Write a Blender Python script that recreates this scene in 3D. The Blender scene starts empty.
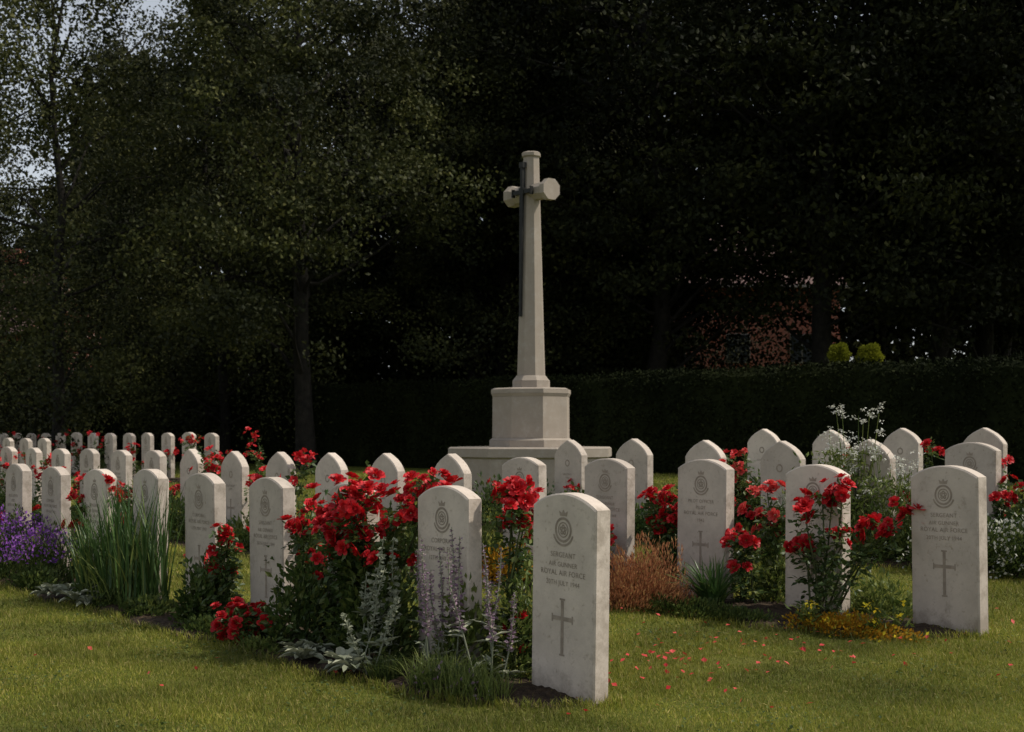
import bpy, math, random
import numpy as np
from mathutils import Vector, Matrix
rng = np.random.default_rng(7); random.seed(7)
scene = bpy.context.scene

# ------------------------------------------------------------ materials
def hexmat(name): 
    m = bpy.data.materials.new(name); m.use_nodes = True
    nt = m.node_tree; nt.nodes.clear()
    out = nt.nodes.new('ShaderNodeOutputMaterial')
    return m, nt, out
def ramp(nt, stops):
    r = nt.nodes.new('ShaderNodeValToRGB')
    e = r.color_ramp.elements
    while len(e) < len(stops): e.new(0.5)
    for i, (p, c) in enumerate(stops):
        e[i].position = p; e[i].color = (*c, 1)
    return r
def leafmat(name, stops, trans=0.25, rough=0.6, spec=0.25, patch=0.0, patchscale=1.5):
    m, nt, out = hexmat(name)
    g = nt.nodes.new('ShaderNodeNewGeometry')
    r = ramp(nt, stops)
    nt.links.new(g.outputs['Random Per Island'], r.inputs['Fac'])
    col = r.outputs['Color']
    if patch > 0:
        n = nt.nodes.new('ShaderNodeTexNoise'); n.inputs['Scale'].default_value = patchscale
        n.inputs['Detail'].default_value = 3
        nt.links.new(g.outputs['Position'], n.inputs['Vector'])
        rr = ramp(nt, [(0.35, (1-patch,)*3), (0.65, (1+patch*0.6, 1+patch*0.4, 1.0))])
        nt.links.new(n.outputs['Fac'], rr.inputs['Fac'])
        mx = nt.nodes.new('ShaderNodeMix'); mx.data_type = 'RGBA'; mx.blend_type = 'MULTIPLY'
        mx.inputs['Factor'].default_value = 1
        nt.links.new(col, mx.inputs['A']); nt.links.new(rr.outputs['Color'], mx.inputs['B'])
        col = mx.outputs['Result']
    p = nt.nodes.new('ShaderNodeBsdfPrincipled')
    p.inputs['Roughness'].default_value = rough
    p.inputs['Specular IOR Level'].default_value = spec
    nt.links.new(col, p.inputs['Base Color'])
    if trans > 0:
        t = nt.nodes.new('ShaderNodeBsdfTranslucent'); nt.links.new(col, t.inputs['Color'])
        mix = nt.nodes.new('ShaderNodeMixShader'); mix.inputs['Fac'].default_value = trans
        nt.links.new(p.outputs[0], mix.inputs[1]); nt.links.new(t.outputs[0], mix.inputs[2])
        nt.links.new(mix.outputs[0], out.inputs[0])
    else:
        nt.links.new(p.outputs[0], out.inputs[0])
    return m
def noisemat(name, c1, c2, scale=8, rough=0.85, bump=0.3, c3=None, coord='Object', detail=6, bumpscale=None, dist=0.01):
    m, nt, out = hexmat(name)
    tc = nt.nodes.new('ShaderNodeTexCoord')
    n = nt.nodes.new('ShaderNodeTexNoise'); n.inputs['Scale'].default_value = scale; n.inputs['Detail'].default_value = detail
    nt.links.new(tc.outputs[coord], n.inputs['Vector'])
    st = [(0.3, c1), (0.7, c2)]
    if c3: st = [(0.28, c1), (0.5, c2), (0.72, c3)]
    r = ramp(nt, st); nt.links.new(n.outputs['Fac'], r.inputs['Fac'])
    p = nt.nodes.new('ShaderNodeBsdfPrincipled'); p.inputs['Roughness'].default_value = rough
    p.inputs['Specular IOR Level'].default_value = 0.2
    nt.links.new(r.outputs['Color'], p.inputs['Base Color'])
    if bump:
        n2 = nt.nodes.new('ShaderNodeTexNoise'); n2.inputs['Scale'].default_value = bumpscale or scale*4; n2.inputs['Detail'].default_value = 5
        nt.links.new(tc.outputs[coord], n2.inputs['Vector'])
        b = nt.nodes.new('ShaderNodeBump'); b.inputs['Strength'].default_value = bump; b.inputs['Distance'].default_value = dist
        nt.links.new(n2.outputs['Fac'], b.inputs['Height']); nt.links.new(b.outputs[0], p.inputs['Normal'])
    nt.links.new(p.outputs[0], out.inputs[0])
    return m
def stonemat(name, base=(0.64, 0.55, 0.465), dark=(0.32, 0.265, 0.21), lowz=0.14, stain=0.95):
    m, nt, out = hexmat(name)
    tc = nt.nodes.new('ShaderNodeTexCoord'); oi = nt.nodes.new('ShaderNodeObjectInfo')
    off = nt.nodes.new('ShaderNodeVectorMath'); off.operation = 'MULTIPLY_ADD'
    comb = nt.nodes.new('ShaderNodeCombineXYZ')
    for k in range(3): nt.links.new(oi.outputs['Random'], comb.inputs[k])
    off.inputs[1].default_value = (37, 37, 37)
    nt.links.new(comb.outputs[0], off.inputs[0]); nt.links.new(tc.outputs['Object'], off.inputs[2])
    def noise(s, d=5, ro=0.6):
        n = nt.nodes.new('ShaderNodeTexNoise'); n.inputs['Scale'].default_value = s; n.inputs['Detail'].default_value = d
        n.inputs['Roughness'].default_value = ro
        nt.links.new(off.outputs[0], n.inputs['Vector']); return n
    n1 = noise(5, 7, 0.7); n2 = noise(45, 4); n3 = noise(11, 8, 0.72); n4 = noise(260, 2)
    r1 = ramp(nt, [(0.35, tuple(b*0.80 for b in base)), (0.62, base)]); nt.links.new(n1.outputs['Fac'], r1.inputs['Fac'])
    r2 = ramp(nt, [(0.26, (0.72, 0.69, 0.64)), (0.40, (1, 1, 1))]); nt.links.new(n2.outputs['Fac'], r2.inputs['Fac'])
    m1 = nt.nodes.new('ShaderNodeMix'); m1.data_type = 'RGBA'; m1.blend_type = 'MULTIPLY'; m1.inputs['Factor'].default_value = 1
    nt.links.new(r1.outputs['Color'], m1.inputs['A']); nt.links.new(r2.outputs['Color'], m1.inputs['B'])
    sep = nt.nodes.new('ShaderNodeSeparateXYZ'); nt.links.new(tc.outputs['Object'], sep.inputs[0])
    mr = nt.nodes.new('ShaderNodeMapRange'); mr.inputs['From Min'].default_value = lowz; mr.inputs['From Max'].default_value = 0.0
    mr.inputs['To Min'].default_value = 0.0; mr.inputs['To Max'].default_value = 0.26
    nt.links.new(sep.outputs['Z'], mr.inputs['Value'])
    ax = nt.nodes.new('ShaderNodeMath'); ax.operation = 'ABSOLUTE'; nt.links.new(sep.outputs['X'], ax.inputs[0])
    mr2 = nt.nodes.new('ShaderNodeMapRange'); mr2.inputs['From Min'].default_value = .16; mr2.inputs['From Max'].default_value = .191
    mr2.inputs['To Min'].default_value = 0; mr2.inputs['To Max'].default_value = .13 if lowz > 0 else 0
    nt.links.new(ax.outputs[0], mr2.inputs['Value'])
    add0 = nt.nodes.new('ShaderNodeMath'); add0.operation = 'ADD'; nt.links.new(mr.outputs[0], add0.inputs[0]); nt.links.new(mr2.outputs[0], add0.inputs[1])
    add = nt.nodes.new('ShaderNodeMath'); add.operation = 'ADD'
    nt.links.new(n3.outputs['Fac'], add.inputs[0]); nt.links.new(add0.outputs[0], add.inputs[1])
    r3 = ramp(nt, [(0.58, (0, 0, 0)), (0.76, (0.75*stain,)*3)]); nt.links.new(add.outputs[0], r3.inputs['Fac'])
    m2 = nt.nodes.new('ShaderNodeMix'); m2.data_type = 'RGBA'
    nt.links.new(r3.outputs['Color'], m2.inputs['Factor']); nt.links.new(m1.outputs['Result'], m2.inputs['A'])
    m2.inputs['B'].default_value = (*dark, 1)
    mrr = nt.nodes.new('ShaderNodeMapRange'); mrr.inputs['To Min'].default_value = 0.80; mrr.inputs['To Max'].default_value = 1.05
    nt.links.new(oi.outputs['Random'], mrr.inputs['Value'])
    m3 = nt.nodes.new('ShaderNodeMix'); m3.data_type = 'RGBA'; m3.blend_type = 'MULTIPLY'; m3.inputs['Factor'].default_value = 1
    cc = nt.nodes.new('ShaderNodeCombineXYZ')
    for k in range(3): nt.links.new(mrr.outputs[0], cc.inputs[k])
    nt.links.new(m2.outputs['Result'], m3.inputs['A']); nt.links.new(cc.outputs[0], m3.inputs['B'])
    p = nt.nodes.new('ShaderNodeBsdfPrincipled'); p.inputs['Roughness'].default_value = 0.9
    p.inputs['Specular IOR Level'].default_value = 0.15
    nt.links.new(m3.outputs['Result'], p.inputs['Base Color'])
    b = nt.nodes.new('ShaderNodeBump'); b.inputs['Strength'].default_value = 0.4; b.inputs['Distance'].default_value = 0.003
    nt.links.new(n2.outputs['Fac'], b.inputs['Height'])
    b2 = nt.nodes.new('ShaderNodeBump'); b2.inputs['Strength'].default_value = 0.3; b2.inputs['Distance'].default_value = 0.001
    nt.links.new(n4.outputs['Fac'], b2.inputs['Height']); nt.links.new(b.outputs[0], b2.inputs['Normal'])
    nt.links.new(b2.outputs[0], p.inputs['Normal'])
    nt.links.new(p.outputs[0], out.inputs[0])
    return m

M = {}
M['stone'] = stonemat('portland_stone')
M['stone2'] = stonemat('cross_stone', base=(0.43, 0.38, 0.325), lowz=-1, stain=0.8)
M['engrave'] = noisemat('engraved_stone', (0.24, 0.195, 0.155), (0.37, 0.305, 0.245), 30, bump=0)
M['bronze'] = noisemat('dark_bronze', (0.010, 0.010, 0.010), (0.02, 0.02, 0.018), 20, rough=0.6, bump=0)
M['soil'] = noisemat('soil', (0.022, 0.014, 0.009), (0.075, 0.05, 0.03), 30, bump=1.0, bumpscale=60, dist=0.03)
M['bark'] = noisemat('bark', (0.006, 0.0055, 0.004), (0.020, 0.017, 0.013), 9, bump=0.8, dist=0.03)
M['rleaf'] = leafmat('rose_leaf', [(0, (0.038, 0.066, 0.015)), (0.6, (0.068, 0.11, 0.026)), (1, (0.13, 0.15, 0.038))], 0.3, 0.45, 0.4)
M['rstem'] = noisemat('rose_stem', (0.05, 0.045, 0.02), (0.06, 0.09, 0.03), 12, bump=0)
M['petal'] = leafmat('rose_petal', [(0, (0.34, 0.004, 0.008)), (0.55, (0.54, 0.009, 0.015)), (1, (0.66, 0.03, 0.035))], 0.2, 0.5, 0.3)
M['petalpink'] = leafmat('coral_petal', [(0, (0.55, 0.03, 0.035)), (1, (0.72, 0.11, 0.09))], 0.25, 0.5, 0.3)
M['iris'] = leafmat('iris_leaf', [(0, (0.035, 0.08, 0.02)), (0.7, (0.075, 0.14, 0.035)), (1, (0.15, 0.18, 0.05))], 0.25, 0.45, 0.4)
M['green'] = leafmat('bed_leaf', [(0, (0.038, 0.064, 0.014)), (0.6, (0.072, 0.105, 0.025)), (1, (0.14, 0.165, 0.037))], 0.3)
M['lime'] = leafmat('light_leaf', [(0, (0.07, 0.11, 0.02)), (1, (0.19, 0.22, 0.055))], 0.3)
M['silver'] = leafmat('silver_leaf', [(0, (0.17, 0.19, 0.13)), (1, (0.36, 0.37, 0.27))], 0.1, 0.85, 0.1)
M['mauve'] = leafmat('mauve_flower', [(0, (0.22, 0.13, 0.20)), (0.5, (0.30, 0.21, 0.27)), (1, (0.33, 0.30, 0.24))], 0.15, 0.8, 0.1)
M['purple'] = leafmat('purple_flower', [(0, (0.13, 0.035, 0.24)), (0.6, (0.24, 0.08, 0.36)), (1, (0.38, 0.19, 0.45))], 0.2, 0.7, 0.1)
M['heather'] = leafmat('heather_leaf', [(0, (0.24, 0.10, 0.05)), (0.6, (0.46, 0.19, 0.09)), (1, (0.54, 0.34, 0.14))], 0.25, 0.8, 0.1)
M['ochre'] = leafmat('ochre_leaf', [(0, (0.30, 0.14, 0.012)), (0.6, (0.48, 0.25, 0.02)), (1, (0.24, 0.24, 0.03))], 0.2, 0.8, 0.1)
M['white'] = leafmat('white_flower', [(0, (0.50, 0.50, 0.42)), (1, (0.70, 0.69, 0.62))], 0.2, 0.7, 0.1)
M['yellow'] = leafmat('yellow_flower', [(0, (0.72, 0.48, 0.02)), (1, (0.80, 0.68, 0.05))], 0.2, 0.7, 0.1)
M['grass'] = leafmat('grass_blade', [(0, (0.135, 0.180, 0.030)), (0.5, (0.235, 0.265, 0.042)), (0.82, (0.34, 0.33, 0.075)), (1, (0.44, 0.37, 0.17))], 0.35, 0.6, 0.2, patch=0.48, patchscale=1.1)
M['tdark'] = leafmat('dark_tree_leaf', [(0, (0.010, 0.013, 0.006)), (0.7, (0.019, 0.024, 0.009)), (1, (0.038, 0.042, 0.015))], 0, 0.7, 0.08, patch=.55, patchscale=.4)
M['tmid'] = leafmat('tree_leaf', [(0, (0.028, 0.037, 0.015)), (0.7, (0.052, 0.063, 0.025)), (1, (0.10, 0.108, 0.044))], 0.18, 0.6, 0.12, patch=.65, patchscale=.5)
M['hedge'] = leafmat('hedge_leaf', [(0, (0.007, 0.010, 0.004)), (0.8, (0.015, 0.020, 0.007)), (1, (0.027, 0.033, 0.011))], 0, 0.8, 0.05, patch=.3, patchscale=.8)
M['golden'] = leafmat('golden_leaf', [(0, (0.14, 0.16, 0.012)), (1, (0.32, 0.32, 0.03))], 0.3, 0.7, 0.1)

# ------------------------------------------------------------ mesh builder
class MB:
    def __init__(s): s.V=[]; s.L=[]; s.S=[]; s.M=[]; s.n=0; s.mats=[]; s.sm=[]
    def mi(s, mat):
        if mat not in s.mats: s.mats.append(mat)
        return s.mats.index(mat)
    def add(s, V, F, mat, smooth=False):
        V = np.asarray(V, dtype=np.float64).reshape(-1, 3); F = np.asarray(F, dtype=np.int64)
        s.V.append(V); s.L.append((F+s.n).ravel()); s.S.append(np.full(len(F), F.shape[1])); s.M.append(np.full(len(F), s.mi(mat)))
        s.sm.append(np.full(len(F), smooth)); s.n += len(V)
    def mesh(s, name):
        me = bpy.data.meshes.new(name)
        V = np.concatenate(s.V); L = np.concatenate(s.L); S = np.concatenate(s.S); Mi = np.concatenate(s.M); sm = np.concatenate(s.sm)
        me.vertices.add(len(V)); me.vertices.foreach_set('co', V.ravel().astype(np.float32))
        me.loops.add(len(L)); me.loops.foreach_set('vertex_index', L.astype(np.int32))
        st = np.concatenate([[0], np.cumsum(S)[:-1]])
        me.polygons.add(len(S)); me.polygons.foreach_set('loop_start', st.astype(np.int32))
        me.polygons.foreach_set('material_index', Mi.astype(np.int32))
        me.polygons.foreach_set('use_smooth', sm)
        for m in s.mats: me.materials.append(M[m])
        me.update(calc_edges=True); return me
    def obj(s, name, loc=(0,0,0)):
        o = bpy.data.objects.new(name, s.mesh(name)); o.location = loc
        scene.collection.objects.link(o); return o
def unit(v): return v/np.maximum(np.linalg.norm(v, axis=-1, keepdims=True), 1e-9)
def leaves(mb, C, L, W, mat, D=None, up=0.0, spread=1.0, N=None):
    n = len(C)
    if n == 0: return
    R = rng.normal(size=(n, 3))*spread
    if D is not None: R = R*0.45 + D
    R[:, 2] += up; D = unit(R)
    A = N if N is not None else rng.normal(size=(n, 3))
    S = unit(np.cross(D, A)); nn = np.cross(S, D)
    L = (L*rng.uniform(0.65, 1.25, n))[:, None]; W = (W*rng.uniform(0.7, 1.2, n))[:, None]
    V = np.stack([C, C+D*L*0.5+S*W*0.5+nn*L*0.05, C+D*L-nn*L*0.08, C+D*L*0.5-S*W*0.5+nn*L*0.05], 1)
    mb.add(V, np.arange(4*n).reshape(n, 4), mat)
def tube(mb, P, R, mat, k=5):
    P = np.asarray(P, float); m = len(P); R = np.broadcast_to(R, m)
    T = unit(np.gradient(P, axis=0)); ref = np.array([0.31, 0.95, 0.07])
    A = unit(np.cross(T, ref)); B = np.cross(T, A)
    th = np.linspace(0, 2*np.pi, k, endpoint=False)
    V = P[:, None]+R[:, None, None]*(A[:, None]*np.cos(th)[None, :, None]+B[:, None]*np.sin(th)[None, :, None])
    F = []
    for i in range(m-1):
        for j in range(k):
            F.append([i*k+j, i*k+(j+1) % k, (i+1)*k+(j+1) % k, (i+1)*k+j])
    mb.add(V.reshape(-1, 3), F, mat, True)
def blades(mb, C, H, W, mat, lean=0.3, seg=4, curl=0.6, az=None):
    n = len(C)
    a = rng.uniform(0, 2*np.pi, n) if az is None else az
    d = np.stack([np.cos(a), np.sin(a), np.zeros(n)], 1); s = np.stack([-np.sin(a), np.cos(a), np.zeros(n)], 1)
    H = H*rng.uniform(0.6, 1.15, n); ln = np.abs(rng.normal(lean, lean*0.5, n))
    W = W*rng.uniform(0.7, 1.2, n); vs = []
    for i in range(seg+1):
        t = i/seg
        out = ln*H*(t*(1-curl)+curl*t**2.5); z = H*(t-curl*0.5*ln*t**3)
        c = C+d*out[:, None]; c = c.copy(); c[:, 2] += z
        w = W*0.5*(1-t**2*0.97)*(0.75+0.5*min(t*3, 0.5))
        vs += [c+s*w[:, None], c-s*w[:, None]]
    V = np.stack(vs, 1); q = []
    for i in range(seg): q.append([2*i, 2*i+1, 2*i+3, 2*i+2])
    q = np.array(q); F = (np.arange(n)[:, None, None]*(2*seg+2)+q[None]).reshape(-1, 4)
    mb.add(V.reshape(-1, 3), F, mat)
def rose_template(rings, seed):
    r = np.random.default_rng(seed); V = []; F = []; k = 0
    for (cnt, r0, tilt, ln, wd) in rings:
        ph = r.uniform(0, 6)
        for i in range(cnt):
            a = ph+i*2*np.pi/cnt+r.normal()*0.15; ti = tilt+r.normal()*0.1
            for u in (0, 0.55, 1.0):
                for v in (-1, 0, 1):
                    rad = r0+ln*(math.sin(ti)*u+0.25*u*u*math.sin(ti+0.4)); z = ln*math.cos(ti)*u-0.12*ln*u**3
                    half = wd*(0.25+0.75*min(1, u*1.6))*(1 if u < 1 else 0.72)
                    aa = a+v*half/max(rad, 0.35*wd+0.1); rr = rad*(1-0.08*abs(v))
                    V.append([rr*math.cos(aa), rr*math.sin(aa), z+0.05*abs(v)*u*(1+r.normal()*0.5)])
            for p in (0, 1):
                for q in (0, 1):
                    b = k+p*3+q; F.append([b, b+1, b+4, b+3])
            k += 9
    return np.array(V), np.array(F)
RT = [rose_template([(3, .05, .05, .6, .22), (4, .12, .3, .62, .33), (5, .2, .65, .62, .42), (6, .25, 1.15, .68, .48)], s) for s in range(3)]
RTlo = [rose_template([(3, .08, .2, .6, .35), (5, .2, .95, .7, .5)], 9)]
def stamp(mb, T, pos, scale, up, mat):
    V, F = T; n = len(pos)
    z = unit(up); x = unit(np.cross(z, rng.normal(size=(n, 3)))); y = np.cross(z, x)
    R = np.stack([x, y, z], 2)
    W = np.einsum('nij,vj->nvi', R, V)*scale[:, None, None]+pos[:, None]
    mb.add(W.reshape(-1, 3), (np.arange(n)[:, None, None]*len(V)+F[None]).reshape(-1, 4), mat)

# ------------------------------------------------------------ terrain + rows
NX, NY = 0.785, 0.62
def gz(x, y):
    n = NX*np.asarray(x, float)+NY*np.asarray(y, float)
    return np.interp(n, [-50, 3.6, 4.6, 5.9, 7.1, 8.2, 9.4, 10.6, 13, 18, 300], [0, 0, .025, .075, .12, .17, .22, .262, .29, .32, .4])
ROW = {'A': ((0.224, 5.51), (-0.4965, 0.639)), 'B': ((2.137, 6.83), (-0.512, 0.627)),
       'C': ((3.97, 8.27), (-0.51, 0.627)), 'D': ((5.80, 9.72), (-0.51, 0.627))}
def P(row, t, off=0.0, h=0.0):
    (x0, y0), (dx, dy) = ROW[row]; x = x0+dx*t+NX*off; y = y0+dy*t+NY*off
    return np.array([x, y, float(gz(x, y))+h])

def axis(lo, hi, near, far):
    a = np.concatenate([-np.geomspace(near, far, 26)[::-1]+lo, np.arange(lo, hi+.01, 0.4), hi+np.geomspace(near, far, 26)]); return a
xs = axis(-14, 14, 0.6, 600); ys = axis(0, 34, 0.6, 600)
X, Y = np.meshgrid(xs, ys); Z = gz(X, Y)
V = np.stack([X, Y, Z], -1).reshape(-1, 3); nx = len(xs)
F = [[j*nx+i, j*nx+i+1, (j+1)*nx+i+1, (j+1)*nx+i] for j in range(len(ys)-1) for i in range(nx-1)]
def groundmat():
    m, nt, out = hexmat('lawn_ground'); g = nt.nodes.new('ShaderNodeNewGeometry')
    def noise(s, d, ro=0.6):
        n = nt.nodes.new('ShaderNodeTexNoise'); n.inputs['Scale'].default_value = s; n.inputs['Detail'].default_value = d; n.inputs['Roughness'].default_value = ro
        nt.links.new(g.outputs['Position'], n.inputs['Vector']); return n
    a = noise(0.9, 4); b = noise(40, 6, 0.8)
    r = ramp(nt, [(0.3, (0.090, 0.115, 0.020)), (0.5, (0.135, 0.155, 0.027)), (0.7, (0.185, 0.185, 0.040))]); nt.links.new(a.outputs['Fac'], r.inputs['Fac'])
    r2 = ramp(nt, [(0.3, (0.45, 0.45, 0.45)), (0.7, (1.25, 1.25, 1.2))]); nt.links.new(b.outputs['Fac'], r2.inputs['Fac'])
    mx = nt.nodes.new('ShaderNodeMix'); mx.data_type = 'RGBA'; mx.blend_type = 'MULTIPLY'; mx.inputs['Factor'].default_value = 1
    nt.links.new(r.outputs['Color'], mx.inputs['A']); nt.links.new(r2.outputs['Color'], mx.inputs['B'])
    p = nt.nodes.new('ShaderNodeBsdfPrincipled'); p.inputs['Roughness'].default_value = 0.9; p.inputs['Specular IOR Level'].default_value = 0.1
    nt.links.new(mx.outputs['Result'], p.inputs['Base Color'])
    bp = nt.nodes.new('ShaderNodeBump'); bp.inputs['Strength'].default_value = 0.8; bp.inputs['Distance'].default_value = 0.03
    nt.links.new(b.outputs['Fac'], bp.inputs['Height']); nt.links.new(bp.outputs[0], p.inputs['Normal']); nt.links.new(p.outputs[0], out.inputs[0])
    return m
M['ground'] = groundmat()
mb = MB(); mb.add(V, F, 'ground', True); mb.obj('ground')

# beds
BEDS = {'A': (-0.24, 12.5, -0.50, 0.16), 'B': (-0.22, 24, -0.50, 0.2), 'C': (-2.2, 8.3, -0.5, 0.3), 'D': (0.5, 8.3, -0.45, 0.3), 'D2': (18, 40, -0.45, 0.3)}
def edge(row, t, side): 
    s = {'A': 0.0, 'B': 1.7, 'C': 3.1, 'D': 4.4}[row[0]]
    return 0.035*np.sin(t*3.1+s+side)+0.025*np.sin(t*7.7+2*s)+0.012*np.sin(t*23)
def bedlim(bn, t):
    t0, t1, f0, f1 = BEDS[bn]
    k = np.sqrt(np.clip((t-t0)/.55, 0.0, 1)); a = f0+edge(bn, t, 0); b = f1+edge(bn, t, 2)
    return a*k, b*k
for bn, (t0, t1, f0, f1) in BEDS.items():
    ts = np.concatenate([np.arange(t0, t0+.5, .03), np.arange(t0+.5, t1+.001, 0.06)]); fs = np.linspace(0, 1, 10); pts = []
    for t in ts:
        a, b = bedlim(bn, t); tp = min(1, (t-t0)/.3)
        for f in fs:
            p = P(bn[0], t, a+(b-a)*f, 0)
            p[2] += (0.004*tp if 0 < f < 1 else -0.012)+0.026*tp*math.sin(math.pi*f)+tp*rng.uniform(0, .014)*(0 < f < 1)
            pts.append(p)
    k = len(fs); F = [[i*k+j, i*k+j+1, (i+1)*k+j+1, (i+1)*k+j] for i in range(len(ts)-1) for j in range(k-1)]
    mb = MB(); mb.add(pts, F, 'soil', False); mb.obj('flower_bed_soil')
def rowcoords(x, y, row):
    (x0, y0), (dx, dy) = ROW[row]; rx = x-x0; ry = y-y0
    det = dx*NY-NX*dy
    t = (rx*NY-NX*ry)/det; off = (dx*ry-dy*rx)/det
    return t, off
def inbed(x, y):
    m = np.zeros(len(x), bool); 
    for bn, (t0, t1, f0, f1) in BEDS.items():
        t, off = rowcoords(x, y, bn[0]); a, b = bedlim(bn, t)
        j = rng.normal(size=len(x))*.012
        m |= (t > t0) & (t < t1) & (off > a+.01+j) & (off < b-.01+j)
    return m

mb = MB()
def lawn(y0, y1, dens, h, w, k=0.42):
    xw = y1*k+0.5; n = int(dens*(y1-y0)*2*xw)
    x = rng.uniform(-xw, xw, n); y = rng.uniform(y0, y1, n)
    ok = (np.abs(x) < y*k+0.5) & ~inbed(x, y); x = x[ok]; y = y[ok]; n = len(x)
    C = np.stack([x, y, gz(x, y)-0.002], 1)
    a = rng.uniform(0, 2*np.pi, n); s = np.stack([-np.sin(a), np.cos(a), 0*a], 1); d = rng.normal(size=(n, 3))*0.5; d[:, 2] = 1
    hm = 1+.3*np.sin(x*3.1+y*2.2)*np.sin(x*1.3-y*4.1)+.3*np.sin(x*11+y*3)*np.sin(y*13+x*2)
    d = unit(d); H = (h*hm*rng.uniform(0.4, 1.3, n))[:, None]; Wd = (w*rng.uniform(.6, 1.3, n))[:, None]
    V = np.stack([C-s*Wd/2, C+s*Wd/2, C+d*H], 1)
    mb.add(V, np.arange(3*n).reshape(n, 3), 'grass')
lawn(4.3, 7.0, 17000, 0.024, 0.0042); lawn(7.0, 10, 7000, 0.026, 0.006); lawn(10, 16, 2200, 0.032, 0.010); lawn(16, 26, 600, 0.04, 0.02)
for bn, (t0, t1, f0, f1) in list(BEDS.items())[:3]:
    n = 6000 if bn in 'AB' else 2500
    t = t0+(min(t1, 13)-t0)*rng.uniform(0, 1, n)**1.3; side = rng.random(n) < 0.6; a, b = bedlim(bn, t)
    off = np.where(side, a, b)+rng.normal(0, 0.02, n)
    C = np.array([P(bn[0], q, r) for q, r in zip(t, off)])
    blades(mb, C, 0.05, 0.005, 'grass', lean=0.5, seg=2)
for bn in 'AB':
    n = 420; t = rng.choice([-.27, .27], n)+rng.normal(size=n)*.03; off = rng.uniform(-.09, .09, n)
    k = rng.random(n) < .6; t = np.where(k, rng.uniform(-.28, .28, n), t); off = np.where(k, rng.choice([-.075, .07], n)+rng.normal(size=n)*.015, off)
    C = np.array([P(bn, q, r) for q, r in zip(t, off)]); blades(mb, C, 0.045, 0.005, 'grass', lean=0.5, seg=2)
n = 14000; x = rng.uniform(-3, 4, n); y = rng.uniform(4.4, 9, n); ok = ~inbed(x, y); x = x[ok]; y = y[ok]
ok = np.sin(x*4.1+1)*np.sin(y*3.3+x)+rng.normal(size=len(x))*.2 > .3; x = x[ok]; y = y[ok]
leaves(mb, np.stack([x, y, gz(x, y)+.018], 1), .016, .014, 'green', D=np.stack([rng.normal(size=len(x)), rng.normal(size=len(x)), .2+0*x], 1), N=np.tile([0, 0, 1.], (len(x), 1)))
n = 6500; x = rng.uniform(-3, 4, n); y = rng.uniform(4.4, 9, n); leaves(mb, np.stack([x, y, gz(x, y)+.02], 1), .03, .003, 'grass', D=np.stack([rng.normal(size=n), rng.normal(size=n), .1+0*x], 1))
mb.obj('lawn_grass')

n = 170; x = np.concatenate([rng.normal(1.2, 0.9, n), rng.normal(0.4, 0.5, 50), rng.normal(-1.6, .8, 16)]); y = np.concatenate([rng.normal(6.7, 0.7, n), rng.normal(6.2, 0.5, 50), rng.normal(6.4, .5, 16)])
C = np.stack([x, y, gz(x, y)+0.022], 1); mb = MB()
leaves(mb, C, 0.026, 0.022, 'petalpink', D=np.stack([rng.normal(size=len(x)), rng.normal(size=len(x)), 0*x], 1), N=np.tile([0, 0, 1.0], (len(x), 1))+rng.normal(size=(len(x), 3))*.3)
x = rng.normal(.72, .07, 16); y = rng.normal(6.3, .1, 16); leaves(mb, np.stack([x, y, gz(x, y)+.025], 1), .032, .028, 'petalpink', N=np.tile([0, 0, 1.0], (16, 1)))
mb.obj('fallen_petals')

# ------------------------------------------------------------ headstones
TH = 0.078; WD = 0.381
def text_mesh(s, size):
    c = bpy.data.curves.new('t', 'FONT'); c.body = s; c.size = size; c.align_x = 'CENTER'; c.extrude = 0.0008; c.space_character = 1.08
    o = bpy.data.objects.new('t', c); scene.collection.objects.link(o)
    dg = bpy.context.evaluated_depsgraph_get(); me = bpy.data.meshes.new_from_object(o.evaluated_get(dg))
    V = np.array([v.co[:] for v in me.vertices]); Fs = [list(p.vertices) for p in me.polygons]
    bpy.data.objects.remove(o); return V, Fs
def polyprism(mb, pts, y0, y1, mat):
    n = len(pts); V = [(x, y0, z) for x, z in pts]+[(x, y1, z) for x, z in pts]
    mb.add(V, [list(range(n))], mat); mb.n -= 2*n; mb.V.pop()
    mb.add(V, [[i, (i+1) % n, n+(i+1) % n, n+i] for i in range(n)], mat)
    mb.n -= 2*n; mb.V.pop(); mb.add(V, [list(range(2*n-1, n-1, -1))], mat)
def ring(mb, cx, cz, r0, r1, y, mat, k=28, a0=0, a1=2*math.pi):
    th = np.linspace(a0, a1, k+1); V = [(cx+r*math.cos(a), y, cz+r*math.sin(a)) for a in th for r in (r0, r1)]
    mb.add(V, [[2*i, 2*i+1, 2*i+3, 2*i+2] for i in range(k)], mat)
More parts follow.
